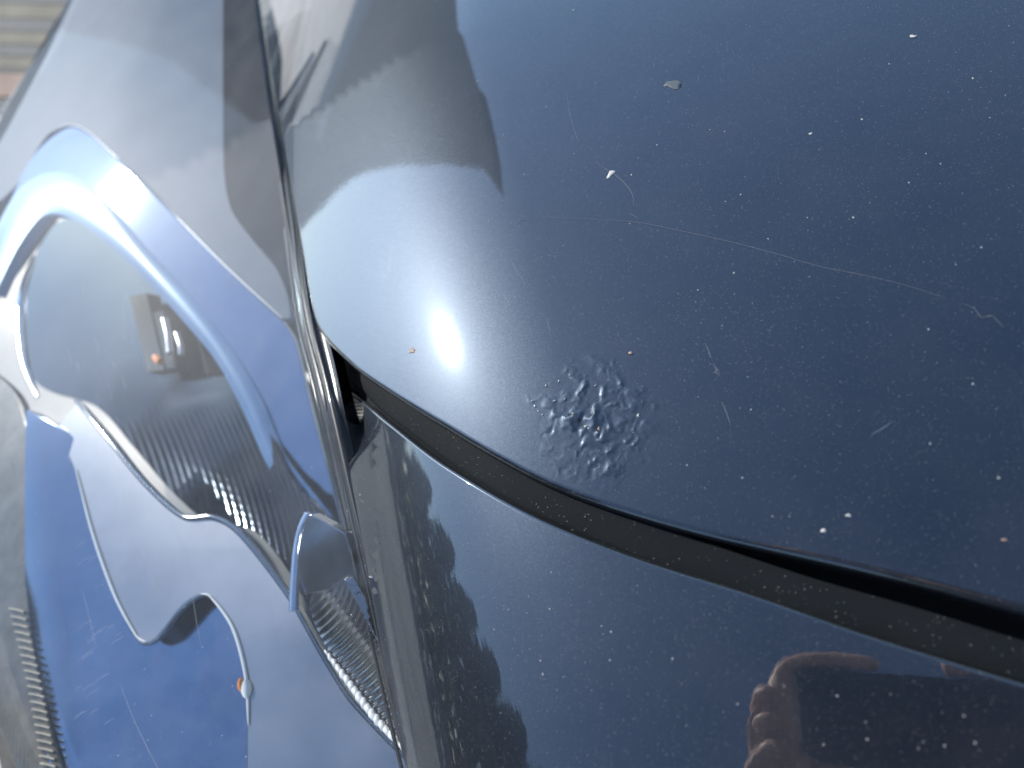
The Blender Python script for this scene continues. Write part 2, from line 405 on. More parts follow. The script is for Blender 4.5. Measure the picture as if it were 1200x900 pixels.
# hood with a field of paint blisters near the seam
hood_edge = [(290, -190), (298, -60), (305, 0), (320, 90), (338, 190), (354, 280), (366, 350), (374, 378), (392, 402), (425, 432), (470, 462), (520, 492), (580, 527),
             (640, 558), (700, 581), (760, 600), (830, 619), (900, 635), (1000, 657), (1100, 681), (1200, 708), (1330, 742), (1500, 780, 1)]
HO = catmull(hood_edge, 5)
HO = np.vstack([HO, catmull([(1500, 780), (1500, 300), (1500, -190)], 25)[1:], catmull([(1500, -190), (900, -190), (290, -190)], 25)[1:-1]])
br = np.random.RandomState(11)
BL = []
spine = [(640, 470), (668, 452), (690, 440), (705, 478), (688, 492), (652, 480), (632, 476), (715, 510), (700, 540), (725, 555), (740, 520), (760, 500), (730, 460), (712, 425), (690, 515), (745, 480), (722, 572), (738, 556), (766, 512), (712, 550)]
for cx, cy in spine:
    for _ in range(7):
        a = br.rand() * 6.28; rr = br.rand() ** .6 * 26
        BL.append((cx + rr * math.cos(a), cy + rr * math.sin(a) * .9, 1.8 + 6.2 * br.rand() ** 2, .00017 + .00034 * br.rand()))
def blister_h(px, py):
    px0, py0 = px, py; px = px + 6 * bump_noise(px0, py0, 21, 7) + 10 * bump_noise(px0, py0, 22, 16); py = py + 6 * bump_noise(px0, py0, 23, 7) + 10 * bump_noise(px0, py0, 24, 16)
    h = np.zeros(np.shape(px))
    for cx, cy, r, a in BL:
        q = ((px - cx) ** 2 + (py - cy) ** 2) / (r * r)
        h = h + a * r / 5 * np.exp(-q)
    env = np.exp(-(((px - 698) / 62) ** 2 + ((py - 492) / 68) ** 2) ** 2)
    return h * env + env * .0008 * bump_noise(px, py, 3, 9) * bump_noise(px, py, 9, 23) * 2
def S_hood(px, py):
    P = S_hood0(px, py); h = blister_h(px, py)
    P = P.copy(); P[..., 2] += h
    return P
ex, ey = np.meshgrid(np.arange(605, 795, 1.5), np.arange(400, 592, 1.5)); ex = ex.ravel(); ey = ey.ravel()
hood = sheet('hood', HO, S_hood, PAINT, car, step=9, lip=.0034, skirt=.012, rings=8, extra=(ex, ey, (605, 400, 795, 592)))
hood['label'] = 'navy metallic bonnet panel with a blistered patch near its edge'

# fender
fend_edge = [(394, 452, 1), (420, 470), (455, 499), (520, 549), (620, 607), (740, 657), (880, 702), (1020, 751), (1200, 807), (1400, 868), (1500, 895, 1)]
FE = catmull(fend_edge, 5)
FE = np.vstack([FE, catmull([(1500, 895), (1500, 1150)], 25)[1:], catmull([(1500, 1150), (1000, 1150), (530, 1150, 1)], 25)[1:],
                catmull([(530, 1150), (496, 980), (474, 890), (449, 770), (429, 655), (410, 550), (394, 452)], 6)[1:-1]])
fender = sheet('fender', FE, S_fend, PAINT, car, step=9, lip=.0016, skirt=.012, rings=6)
fender['label'] = 'navy metallic front wing below the rubber seal'

# channel floor and the rubber seal
S_chan = S_of(f_hood, -.028)
chan = sheet('channel_floor', catmull([(360, 330, 1), (460, 380), (700, 500), (1000, 620), (1500, 720, 1), (1500, 960, 1), (1100, 850), (800, 740), (600, 660), (420, 520), (380, 480, 1)], 10, True),
             S_chan, RUBBER_DARK, car, step=20, lip=0, skirt=.01)
def f_seal(x, y): return np.minimum(f_hood(x, y) - .006, f_fend(x, y) - .0045)
S_seal = S_of(f_seal)
sealA = catmull([(412, 428), (434, 430), (470, 450), (520, 482), (580, 518), (640, 550), (700, 578), (745, 597), (800, 626), (860, 647), (960, 680), (1080, 714), (1200, 751), (1500, 835)], 5)
sealB = catmull([(410, 446), (440, 486), (470, 513), (520, 554), (580, 594), (620, 617), (740, 667), (880, 712), (1020, 761), (1200, 818), (1500, 902)], 5)
seal = band('rubber_seal', sealA, sealB, S_seal, RUBBER, car, nu=240, nv=22, skirt=.006,
            prof=lambda v, u: .0016 * np.sin(np.clip(v, 0, 1) * math.pi) - .0012 * np.exp(-((v - .82) / .05) ** 2) + .0003*np.sin(u*40)*v)
seal['label'] = 'dusty black rubber seal lying in the gap between bonnet and wing'
fold = bar('seal_fold', sealA[6:70] + np.array([1.5, 3.5]), S_of(f_seal, -.0002), .0011, RUBBER, seal, sides=10)
fold2 = bar('seal_fold', sealB[70:] + np.array([0, -15.0]), S_of(f_seal, .0008), .0008, RUBBER, seal, sides=8)

# ------------------------------------------------------------------ headlight
HLt = bpy.data.objects.new('headlight', None); scn.collection.objects.link(HLt); HLt.parent = car
HLt['label'] = 'clear wraparound headlight with chrome bezels and fluted reflector'
lensO = catmull([(90, -34, 1), (60, 40), (5, 122), (-60, 250), (-90, 420), (-60, 620), (-20, 790), (30, 920), (120, 1100, 1), (545, 1150, 1),
                 (512, 1020), (478, 890), (452, 780), (428, 668), (405, 560), (384, 465), (366, 395), (350, 330), (338, 275), (326, 200), (312, 110), (300, 20), (295, -34, 1), (200, -36)], 7, True)
lens = sheet('lens_cover', lensO, S_lens, LENS, HLt, step=12, lip=.003, skirt=.012)

def plane_S(px0, py0, gap, slope, relief=None, cgap=.014):
    """surface through the point seen at (px0, py0), gap below the lens, with world slopes (dz/dx, dz/dy)"""
    P0 = S_lens(np.array([px0 * 1.]), np.array([py0 * 1.]))[0] - np.array([0, 0, gap])
    n = np.array([-slope[0], -slope[1], 1.0]); n /= np.linalg.norm(n)
    def S(px, py):
        d = rays(px, py); t = ((P0 - CAM) @ n) / (d @ n)
        if np.size(t) > 3:
            tl = np.linalg.norm(S_lens(px, py) - CAM, axis=-1) + cgap
            t = tl + softplus(t - tl, .006)
        P = CAM + d * t[..., None]
        if relief is not None: P = P + n * relief(np.asarray(px, float), np.asarray(py, float))[..., None]
        return P
    return S
def follow_S(gap, relief=None):
    S0 = S_of(f_lens, -gap)
    def S(px, py):
        P = S0(px, py)
        if relief is not None: P = P + np.array([0, 0, 1.]) * relief(np.asarray(px, float), np.asarray(py, float))[..., None]
        return P
    return S

# back of the housing
housing = sheet('housing', catmull([(98, -30, 1), (80, 0), (0, 140), (-80, 300), (-80, 600), (-10, 820), (60, 1000), (140, 1150, 1), (545, 1150, 1), (500, 980), (440, 700), (400, 540), (372, 400), (345, 250), (310, 0), (300, -30, 1)], 12, True),
                follow_S(.17), HOUSING, HLt, step=24, lip=0, skirt=.01)

# smoked strip along the top right edge
sheet('smoked_panel', catmull([(262, -30, 1), (262, 0), (262, 100), (264, 200), (271, 242), (292, 274), (324, 312), (345, 365), (366, 450, 1), (352, 350), (338, 285), (326, 210), (311, 100), (298, 0), (294, -30, 1)], 6, True),
      follow_S(.012), SMOKE, HLt, step=10, lip=.001, skirt=.004)

# upper bezel
crease = [(20, 215), (45, 172), (62, 152), (82, 147), (104, 155), (150, 197), (210, 257), (270, 317), (331, 373)]
rA = lambda px, py: -.006 * np.clip((130 - px - (py) * .5) / 60, 0, 1.6) ** 2
S_up = plane_S(220, 150, .030, (-.06, .0), rA)
upA = catmull([(96, -30, 1), (84, -10), (52, 60), (14, 130), (-30, 215), (0, 235, 1), (20, 215)] + crease[1:-1] + [(331, 373, 1), (340, 372, 1), (336, 345), (322, 314), (291, 276), (270, 244), (262, 200), (261, 100), (261, 0), (260, -30, 1)], 5, True)
upper = sheet('upper_bezel', upA, S_up, UPSAT, HLt, step=10, lip=.0012, skirt=.004)

C_out = [(-25, 330), (2, 256), (32, 214), (75, 203), (122, 233), (172, 290), (222, 345), (270, 408), (305, 468), (330, 530), (360, 572), (402, 624)]
C_in = [(-5, 345), (22, 290), (50, 254), (76, 252), (110, 272), (160, 316), (214, 375), (255, 425), (286, 482), (305, 526), (318, 552), (345, 583), (388, 620)]
S_b = plane_S(280, 330, .060, (-.05, .12), lambda px, py: .004 * np.sin((px * .55 - py * .83) / 60) * 0)
blueB = catmull([(-20, 320), (20, 218), (45, 176), (80, 150), (104, 158), (150, 200), (210, 260), (270, 320), (331, 377, 1), (345, 400), (362, 470), (382, 548), (402, 624, 1)] + C_out[-2:0:-1], 5, True)
sheet('sky_tinted_bezel_band', blueB, S_b, SKYCHR, HLt, step=9, lip=.0006, skirt=.003)
# rolled chrome arch along the rim of the bowl
S_arc = plane_S(280, 330, .0585, (-.03, .10), cgap=.0125)
band('chrome_arch', catmull(C_out, 5), catmull(C_in, 5), S_arc, BLADE, HLt, nu=160, nv=16, skirt=.01,
     prof=lambda v, u: .0016 * np.sin(math.pi * (v * .9 + .02)) + .0004)

# bowl
bowlO = catmull([(20, 290), (50, 252), (76, 250), (110, 270), (160, 314), (214, 373), (255, 423), (286, 480), (305, 524), (318, 550), (345, 581), (364, 604), (354, 640), (346, 706), (350, 724, 1),
                 (310, 662), (276, 622), (250, 608), (215, 607), (168, 567), (122, 512), (82, 466), (20, 440), (-5, 360)], 5, True)
def r_bowl(px, py):
    q = ((px - 150) * .62 + (py - 470) * .78) / 230; s = (-(px - 150) * .78 + (py - 470) * .62) / 130
    base = -.028 * (1 - np.sqrt(1 + .7 * q * q + 1.6 * s * s) * 1.0 + 1)
    g = np.clip((py - 430) / 120, 0, 1)
    rib = .00022 * g * np.sin((px * .93 - py * .37 + .0006*(py-500)**2) / 1.25)
    return base + rib
S_bowl = plane_S(200, 480, .050, (.22, .0), r_bowl)
bowl = sheet('reflector_bowl', bowlO, S_bowl, BOWL, HLt, step=2.0, lip=0, skirt=.003)
bowl['label'] = 'fluted mirror bowl of the headlight reflector'

def block(name, p0_, p1_, wpx, lift, h, mat, parent, S=None):
    """small box between two points seen in the bowl"""
    S = S or S_bowl; c = catmull([p0_, p1_], 4)
    d = np.array(p1_, float) - np.array(p0_, float); d /= np.linalg.norm(d); nn = np.array([-d[1], d[0]]) * wpx / 2
    return band(name, c + nn, c - nn, S, mat, parent, nu=len(c), nv=5, skirt=h, prof=lambda v, u: lift + 0 * v * u)
DARKP = simple('dark_mirrored_clutter', (.006, .006, .007), .3)  # dark blocks below stand in for clutter mirrored in the bowl
block('mirrored_clutter', (168, 342), (178, 428), 24, .020, .012, DARKP, bowl)
block('mirrored_clutter', (196, 362), (204, 425), 14, .022, .010, DARKP, bowl)
bar('bulb', catmull([(211, 372), (213, 390), (212, 410)], 3), S_bowl, .0030, SATIN, bowl, lift=.026, sides=12)
bar('bulb_tip', catmull([(197, 415), (200, 419), (204, 420)], 2), S_bowl, .0030, AMBER, bowl, lift=.030, sides=12)
bar('bulb', catmull([(226, 388), (229, 402), (228, 412)], 3), S_bowl, .0022, SATIN, bowl, lift=.026, sides=12)
# lower bezel sheet
lowO = catmull([(84, 470, 1), (122, 512), (168, 567), (215, 607), (250, 608), (276, 622), (310, 662), (348, 716), (400, 812), (440, 860), (474, 896), (500, 1000), (520, 1150, 1), (300, 1150, 1), (290, 960),
                (289, 850), (286, 790), (272, 735), (243, 697), (215, 706), (178, 748), (160, 752), (130, 700), (101, 625), (79, 546), (60, 500)], 5, True)
def r_low(px, py): return -.004 * ((px - 260) / 150) ** 2 + .003 * bump_noise(px, py, 5, 90) * np.clip((py - 640) / 200, 0, 1)
S_low = plane_S(230, 650, .030, (.02, .05), r_low)
lower = sheet('lower_bezel', lowO, S_low, SATIN, HLt, step=8, lip=.0013, skirt=.003)
bar('edge_glint', catmull([(82, 548), (104, 626), (132, 700), (158, 746), (168, 752)], 4), S_low, .0011, EDGE, lower, lift=.0006, sides=12, taper=True)  # pale bars stand in for sun glints along the bezel edges
bar('edge_glint', catmull([(236, 696), (246, 698), (273, 735), (287, 790), (290, 850)], 4), S_low, .0011, EDGE, lower, lift=.0006, sides=12, taper=True)
bar('edge_glint', catmull([(58, 156), (82, 147), (104, 155), (150, 197), (210, 257), (270, 317), (331, 373)], 4), S_up, .0011, EDGE, upper, lift=.0006, sides=12, taper=True)
# panel tinted blue like mirrored sky, under the lower bezel
deepO = catmull([(30, 480, 1), (90, 520), (140, 660), (200, 660), (260, 660), (330, 760), (330, 1150, 1), (120, 1150, 1), (72, 960), (52, 850), (25, 720), (26, 600)], 8, True)
S_deep = plane_S(180, 800, .040, (-.03, .06), lambda px, py: -.006 * np.clip((70 + (py-650)*.12 - px) / 60, 0, 2) ** 2)
sheet('deep_bezel', deepO, S_deep, SKYCHR, HLt, step=9, lip=.001, skirt=.01)

# side reflector with flutes
S_g1 = plane_S(390, 650, .028, (.15, .40))
sheet('side_mirror_facet', catmull([(362, 603, 1), (404, 626, 1), (420, 682, 1), (385, 690), (352, 696, 1), (350, 650)], 4, True), S_g1, MIRROR, HLt, step=6, lip=.0006, skirt=.006)
def r_g2(px, py):
    s = (px - 400) * .80 + (py - 790) * -.60; t = (px - 400) * .6 + (py - 790) * .80
    return -.010 * np.clip(1 - ((s + 5) / 62) ** 2, -1, 1) + .0005 * np.sin(t / 1.35) * np.clip((t + 110) / 60, 0, 1)
S_g2 = plane_S(410, 780, .024, (.30, .10), r_g2)
sheet('side_reflector', catmull([(352, 694, 1), (420, 680, 1), (442, 752), (468, 850), (482, 900, 1), (440, 858), (400, 810), (362, 754), (346, 712)], 4, True), S_g2, MIRROR, HLt, step=1.8, lip=.0006, skirt=.004)
# folds between the reflectors
bar('reflector_rib', catmull([(362, 602), (353, 622), (348, 650), (345, 690), (344, 716)], 4), plane_S(350, 650, .022, (.3, .1)), .0026, CHROME, HLt, sides=14)
bar('reflector_rib', catmull([(82, 466), (122, 512), (168, 566), (214, 605), (250, 606), (277, 621), (311, 661), (346, 711), (400, 810), (440, 858), (478, 898)], 4), plane_S(230, 650, .0295, (.02, .05), r_low), .0018, MIRROR, HLt, sides=12)

bar('glint_bar', catmull([(40, 300), (27, 340), (24, 385), (30, 430), (44, 465)], 4), plane_S(120, 380, .030, (.10, .0)), .0042, CHROME, HLt, sides=20, taper=True)  # added chrome bar, curved to catch a sun glint beside the bowl
bar('added_bezel_rib', catmull([(36, 520), (38, 590), (46, 660), (62, 730), (78, 792)], 4), plane_S(150, 640, .030, (.10, .06)), .0028, CHROME, HLt, sides=16, taper=True)  # chrome bar added along the bezel to catch a sun glint
bar('added_bezel_rib', catmull([(40, 770), (52, 840), (66, 900), (90, 980)], 4), plane_S(150, 640, .030, (.10, .06)), .0035, SKYCHR, HLt, sides=16)
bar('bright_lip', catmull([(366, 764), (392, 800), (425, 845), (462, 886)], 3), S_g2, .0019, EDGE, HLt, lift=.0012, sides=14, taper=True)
bar('marker_bulb', catmull([(287, 796), (288, 806), (288, 818)], 2), S_low, .0032, EDGE, HLt, lift=.0005, sides=14, taper=True)
bar('bulb_tip', catmull([(284, 794), (283, 802), (284, 810)], 2), S_low, .0016, AMBER, HLt, lift=.0024, sides=10, taper=True)
# left side: ribbed marker strip
S_left = follow_S(.020)
TOOTH = simple('ribbed_marker', (.16, .145, .11), .35, film=.02)
strip = sheet('side_marker_panel', catmull([(-30, 420, 1), (22, 470), (34, 560), (30, 680), (42, 790), (70, 900), (110, 1000, 1), (20, 1000, 1), (-30, 700)], 8, True), S_left,
      simple('marker_plastic', (.13, .12, .10), .25, .3, film=.03, vary=.3, vscale=60), HLt, step=10, lip=.001, skirt=.006)
for k in range(22):
    t = k / 21; cx = 22 + 38 * t + 4 * math.sin(t * 3); cy = 715 + 190 * t
    rb = bar('tooth', np.array([(cx - 9, cy - 1.5), (cx, cy), (cx + 9, cy + 2.5)]), S_left, .0009, TOOTH, strip, lift=.0014, sides=6)

# border of the lens: gasket bars
b1 = [(298, -190), (303, -60), (309, 0), (322, 90), (337, 180), (348, 250), (356, 310), (366, 370), (380, 430), (392, 490), (410, 570), (432, 670), (456, 780), (482, 890), (515, 1010), (545, 1120)]
S_bd = S_of(f_border, -.0028)
base = [(290, -190), (297, -60), (303, 0), (316, 90), (331, 190), (341, 262), (347, 320), (356, 380), (371, 440), (386, 505), (405, 590), (428, 690), (450, 790), (474, 890), (505, 1010), (532, 1120)]
gA = catmull([(276, -190), (286, -60), (292, 0), (304, 90), (316, 180), (327, 262), (336, 330), (346, 395), (360, 450), (374, 505), (393, 590), (416, 690), (440, 790), (466, 890), (497, 1010), (520, 1120)], 6)
gB = catmull([(p[0] + 8, p[1]) for p in b1], 6)
gasket = band('gasket', gA, gB, S_bd, GASKET, HLt, nu=260, nv=14, skirt=.008,
              prof=lambda v, u: -.0035 + .0022 * np.sin(math.pi * v) + .0006 * np.cos(v * 2 * math.pi * 3.0))
for off, r, dz in ((-6, .0009, -.0022), (3, .0007, -.0012), (10, .0008, -.0028)):
    bar('edge_bead', catmull([(p[0] + off, p[1]) for p in base], 6), S_of(f_border, dz), r, GASKET, gasket, sides=10)

# ------------------------------------------------------------------ ground
Gz = -.72
def rect(name, corners, z0, z1, mat, parent=None):
    V = [(x, y, z0) for x, y in corners] + [(x, y, z1) for x, y in corners]
    F = [[3, 2, 1, 0], [4, 5, 6, 7]] + [[i, (i + 1) % 4, 4 + (i + 1) % 4, 4 + i] for i in range(4)]
    me = bpy.data.meshes.new(name); me.from_pydata(V, [], F); return link(name, me, mat, parent)
GR = simple('asphalt', (.10, .098, .095), .9, bump=.8, bscale=60, vary=.35, vscale=20)
me = bpy.data.meshes.new('ground'); me.from_pydata([(-400, -400, Gz), (400, -400, Gz), (400, 400, Gz), (-400, 400, Gz)], [], [[0, 1, 2, 3]])
ground = link('ground', me, GR); ground['kind'] = 'structure'
#ENV
# ------------------------------------------------------------------ what stands around the car
def polar(az, d, z=Gz):
    a = math.radians(az); return np.array([d * math.cos(a), d * math.sin(a), z])
CONC = simple('pale_concrete', (.42, .41, .38), .9, bump=.6, bscale=40, vary=.25, vscale=6)
DARKBAND = simple('dark_ground_band', (.030, .036, .042), .8, bump=.5, bscale=60, vary=.2, vscale=9)
TAN = simple('tan_paving', (.125, .115, .085), .9, bump=.5, bscale=50, vary=.2, vscale=8)
PINK = simple('pinkish_paving', (.22, .155, .12), .9, bump=.5, bscale=50, vary=.2, vscale=8)
gsl = ground.data.materials; gsl.clear(); gsl.append(CONC)
pav = bpy.data.objects.new('pavement', None); scn.collection.objects.link(pav); pav['kind'] = 'structure'
def gpx(x, y): return on_plane(np.array([float(x)]), np.array([float(y)]), Gz)[0][:2]
for k, (ya, yb, mt) in enumerate([(-45, -21, DARKBAND), (-20, -5, TAN), (-4, 6, DARKBAND), (7, 23, TAN), (24, 39, DARKBAND), (40, 54, TAN), (55, 68, DARKBAND), (69, 82, TAN), (83, 87, DARKBAND), (88, 116, PINK), (118, 135, DARKBAND)]):  # dark bands alternating with paler ones across the ground
    L1, R1, L2, R2 = gpx(-90, ya - 3), gpx(125, ya + 3), gpx(-90, yb - 3), gpx(125, yb + 3)
    nsl = 2
    for j in range(nsl):
        a, b = j / nsl + .001, (j + 1) / nsl - .001
        c = [L2 + (R2 - L2) * a, L2 + (R2 - L2) * b, L1 + (R1 - L1) * b, L1 + (R1 - L1) * a]
        rect('ground_band', [tuple(q) for q in c], Gz - .01, Gz + .008, mt, pav)

def tagit(o, label, cat, group=None):
    o['label'] = label; o['category'] = cat
    if group: o['group'] = group
# grey gabled house added out of view, outlined to mirror as a grey patch
hs = bpy.data.objects.new('house_shape', None); scn.collection.objects.link(hs)
tagit(hs, 'grey house added out of view, outlined to mirror as a grey patch in the bonnet', 'house_shape')
A0 = math.radians(137); ax = np.array([math.cos(A0), math.sin(A0)]); lat = np.array([-math.sin(A0), math.cos(A0)])
SC = 2.3
def hp(s, d, z): p = ax * d * SC + lat * s * SC; return (p[0], p[1], z * SC if z > -.5 else Gz)
def prism(name, prof, d0, d1, mat, parent):
    n = len(prof); V = [hp(s, d0, z) for s, z in prof] + [hp(s, d1, z) for s, z in prof]
    F = [list(range(n)), list(range(2*n-1, n-1, -1))] + [[i, n+i, n+(i+1) % n, (i+1) % n] for i in range(n)]
    me = bpy.data.meshes.new(name); me.from_pydata(V, [], F)
    b = bmesh.new(); b.from_mesh(me); bmesh.ops.recalc_face_normals(b, faces=b.faces); b.to_mesh(me); b.free()
    return link(name, me, mat, parent)
WALL = simple('grey_render', (.20, .195, .185), .85, bump=.5, bscale=20, vary=.15, vscale=4)
ROOF = simple('roof_tiles', (.07, .07, .075), .7, bump=.6, bscale=15, vary=.3, vscale=8)
PR = [(1.75, .62), (1.36, .92), (1.11, 1.06), (.86, 1.27), (.66, 1.56), (.35, 2.1), (-.41, 3.3), (-1.44, 4.51), (-2.26, 5.35), (-2.62, 6.31)]
PL = [(-2.84, 5.95), (-3.03, 5.5), (-3.2, 4.82), (-3.3, 3.9)]
prism('wall', [(1.9, Gz), (1.9, .5)] + PR + PL + [(-3.34, 2.6), (-3.34, Gz)], 9.0, 17.0, WALL, hs)
prism('roof', PR + PL[:3] + [(q[0] - .12, q[1] + .08) for q in PL[:3][::-1]] + [(q[0] + .05, q[1] + .2) for q in PR[::-1]], 8.8, 17.2, ROOF, hs)
GLASSD = simple('window_glass', (.02, .025, .03), .05)
for s, z, ww, hh in ((-.4, .25, .4, .6), (.5, .25, .4, .6)):
    fr = prism('window_frame', [(s - ww/2, z), (s + ww/2, z), (s + ww/2, z + hh), (s - ww/2, z + hh)], 8.94, 9.02, simple('white_frame', (.7, .7, .68), .5), hs)
    for q in (-1, 1):
        c = s + q * ww / 4; prism('pane', [(c - ww*.21, z + .07), (c + ww*.21, z + .07), (c + ww*.21, z + hh - .07), (c - ww*.21, z + hh - .07)], 8.93, 8.95, GLASSD, fr)
# conifers beside the car
LEAF = simple('conifer_foliage', (.035, .05, .03), .7, vary=.4, vscale=3)
BARK = simple('bark', (.09, .06, .045), .9, bump=.8, bscale=30)
def conifer(az, d, h, r, label):
    rt = bpy.data.objects.new('conifer_tree', None); scn.collection.objects.link(rt); rt.location = polar(az, d)
    tagit(rt, label, 'tree', 'conifers in a row beside the car')
    V, F = [], []
    n = 1500
    for i in range(n):
        t = rng.rand() ** .75; z = .01 * h + t * .99 * h; rr = r * (1 - t) ** .8 * (.35 + .65 * math.sqrt(rng.rand())) * (1 + .3 * math.sin(z * 5 + i % 3))
        a = rng.rand() * 6.283; c = np.array([rr * math.cos(a), rr * math.sin(a), z]); L = .10 + .16 * rng.rand()
        dr = np.array([math.cos(a), math.sin(a), -.35 + .5 * rng.rand()]); sd_ = np.array([-math.sin(a), math.cos(a), rng.randn() * .4]) * L * .5
        b = len(V); V += [c - sd_, c + sd_, c + dr * L * 1.6, c + np.array([0, 0, L * .9])]
        F += [[b, b+1, b+2], [b, b+1, b+3]]
    link('crown', mesh_np('crown', V, F, smooth=False), LEAF, rt)
    V, F = [], []
    for k, (z, q) in enumerate(((0, .09), (h * .3, .07), (h * .7, .035), (h * .97, .008))):
        for j in range(8): V.append((q * r * math.cos(j * .7854), q * r * math.sin(j * .7854), z))
    for k in range(3):
        for j in range(8): F.append([k*8+j, k*8+(j+1) % 8, k*8+8+(j+1) % 8, k*8+8+j])
    link('trunk', mesh_np('trunk', V, F), BARK, rt)
E_ = [(169, 17, 2.6, 1.4), (175, 15, 3.9, 1.5), (181, 13, 4.7, 1.45), (187, 11.5, 5.1, 1.4), (193, 10.2, 5.6, 1.4), (199.5, 9, 6.1, 1.4), (207, 8.4, 6.6, 1.5), (215, 8, 6.9, 1.6), (224, 8, 7.0, 1.6)]
WORDS = ['smallest conifer, at the far end of the row ahead of the car', 'second conifer from the far end of the row', 'third conifer from the far end, slightly lower than the next one',
         'fourth conifer from the far end of the row', 'middle conifer of the row beside the car', 'fourth conifer from the tall near end of the row',
         'third conifer from the tall near end of the row', 'second conifer from the tall near end of the row', 'tallest conifer, at the near end of the row beside the car']
for e, wd in zip(E_, WORDS): conifer(*e, wd)
# far wood all round
V, F = [], []; m_ = 720
hh = np.convolve(np.tile(rng.rand(m_), 3), np.ones(5) / 5, 'same')[m_:2*m_]
for i in range(m_):
    a = 2 * math.pi * i / m_; z = 1.0 + 1.6 * hh[i] + .3 * rng.rand(); c, s = math.cos(a), math.sin(a)
    V += [(90*c, 90*s, Gz), (91*c, 91*s, Gz + z * .7), (94*c, 94*s, Gz + z), (99*c, 99*s, Gz)]
for i in range(m_):
    a, b = 4 * i, 4 * ((i + 1) % m_)
    for k in range(3): F.append([a+k, b+k, b+k+1, a+k+1])
wood = link('far_wood', mesh_np('far_wood', V, F, smooth=False), LEAF); wood['kind'] = 'stuff'
wood['label'] = 'low dark wood on the far horizon'; wood['category'] = 'wood'
# ------------------------------------------------------------------ the photographer, mirrored in the wing
def cw(p): return tuple(np.array(p) @ R.T + CAM)          # camera frame -> world
def skin_mesh(name, pts, edges, mat, parent, sub=2, root=0):
    me = bpy.data.meshes.new(name); me.from_pydata([p[:3] for p in pts], edges, [])
    o = bpy.data.objects.new(name, me); scn.collection.objects.link(o)
    md = o.modifiers.new('skin', 'SKIN'); md.use_smooth_shade = True
    if not me.skin_vertices: me.attributes  # layer is made by the modifier below
    bm_ = bmesh.new(); bm_.from_mesh(me); lay = bm_.verts.layers.skin.verify(); bm_.verts.ensure_lookup_table()
    for i, p in enumerate(pts):
        r = p[3]; bm_.verts[i][lay].radius = (r, r) if not isinstance(r, tuple) else r
        bm_.verts[i][lay].use_root = (i == root)
    bm_.to_mesh(me); bm_.free()
    ss = o.modifiers.new('sub', 'SUBSURF'); ss.levels = sub; ss.render_levels = sub
    me.materials.append(mat); o.parent = parent; return o
SKINM = simple('skin', (.78, .50, .40), .45, bump=.2, bscale=300, vary=.12, vscale=60)
COAT = simple('dark_jacket', (.018, .020, .022), .85, bump=.6, bscale=120)
TROUS = simple('dark_trousers', (.025, .03, .04), .9, bump=.5, bscale=150)
HAIR = simple('brown_hair', (.05, .03, .02), .6, bump=.8, bscale=200)
per = bpy.data.objects.new('person', None); scn.collection.objects.link(per); per.location = (0, 0, 0)
tagit(per, 'person in a dark jacket bent over the wing, both hands holding up a phone', 'person')
bx, by = .06, -.62
body = [(bx, by, .02, .15), (bx, by + .01, .20, .14), (bx, by + .05, .42, .155), (bx, by + .10, .60, .15), (bx, by + .13, .68, .07),
        (bx - .19, by + .10, .60, .065), (bx - .26, by + .16, .40, .05), (bx + .19, by + .10, .60, .065), (bx + .29, by + .17, .40, .05)]
lw, rw = cw((-.085, -.15, .03)), cw((.20, -.15, .03))
body += [(*lw, .036), (*rw, .036)]
skin_mesh('jacket', body, [(0,1),(1,2),(2,3),(3,4),(3,5),(5,6),(3,7),(7,8),(6,9),(8,10)], COAT, per)
skin_mesh('trousers', [(bx, by, 0.0, .14), (bx - .10, by, -.08, .085), (bx - .11, by + .02, -.36, .06), (bx - .11, by - .01, -.66, .045), (bx + .10, by, -.08, .085), (bx + .11, by + .02, -.36, .06), (bx + .11, by - .01, -.66, .045)],
          [(0,1),(1,2),(2,3),(0,4),(4,5),(5,6)], TROUS, per)
for q in (-1, 1):
    skin_mesh('shoe', [(bx + q*.11, by - .05, -.68, .035), (bx + q*.11, by + .05, -.685, .033), (bx + q*.115, by + .15, -.695, .024)], [(0,1),(1,2)], COAT, per)
# head: neck, skull, jaw, nose, ears
hx, hy, hz = bx, by + .20, .84
head = skin_mesh('head', [(bx, by + .13, .66, .052), (hx, hy - .03, hz - .08, .055), (hx, hy - .015, hz + .02, .082), (hx, hy - .01, hz + .07, .066), (hx, hy + .035, hz - .055, .045), (hx, hy + .075, hz - .02, .014), (hx, hy+.055, hz+.02, .02),
          (hx - .078, hy - .01, hz, .016), (hx + .078, hy - .01, hz, .016)], [(0,1),(1,2),(2,3),(1,4),(2,6),(6,5),(2,7),(2,8)], SKINM, per)
def ball(name, c, r, mat, parent, sc=(1,1,1)):
    b = bmesh.new(); bmesh.ops.create_uvsphere(b, u_segments=20, v_segments=12, radius=r)
    for v in b.verts: v.co = Vector((v.co.x*sc[0] + c[0], v.co.y*sc[1] + c[1], v.co.z*sc[2] + c[2]))
    for f in b.faces: f.smooth = True
    me = bpy.data.meshes.new(name); b.to_mesh(me); b.free(); return link(name, me, mat, parent)
for q in (-1, 1): ball('eye', (hx + q*.031, hy + .058, hz + .005), .012, simple('eye_white', (.7,.7,.68), .2), head)
ball('mouth', (hx, hy + .066, hz - .062), .018, simple('lips', (.4,.15,.13), .5), head, (1.1, .4, .3))
skin_mesh('hair', [(hx, hy - .03, hz + .05, .088), (hx, hy - .06, hz - .01, .07), (hx, hy + .01, hz + .085, .06)], [(0,1),(0,2)], HAIR, per)
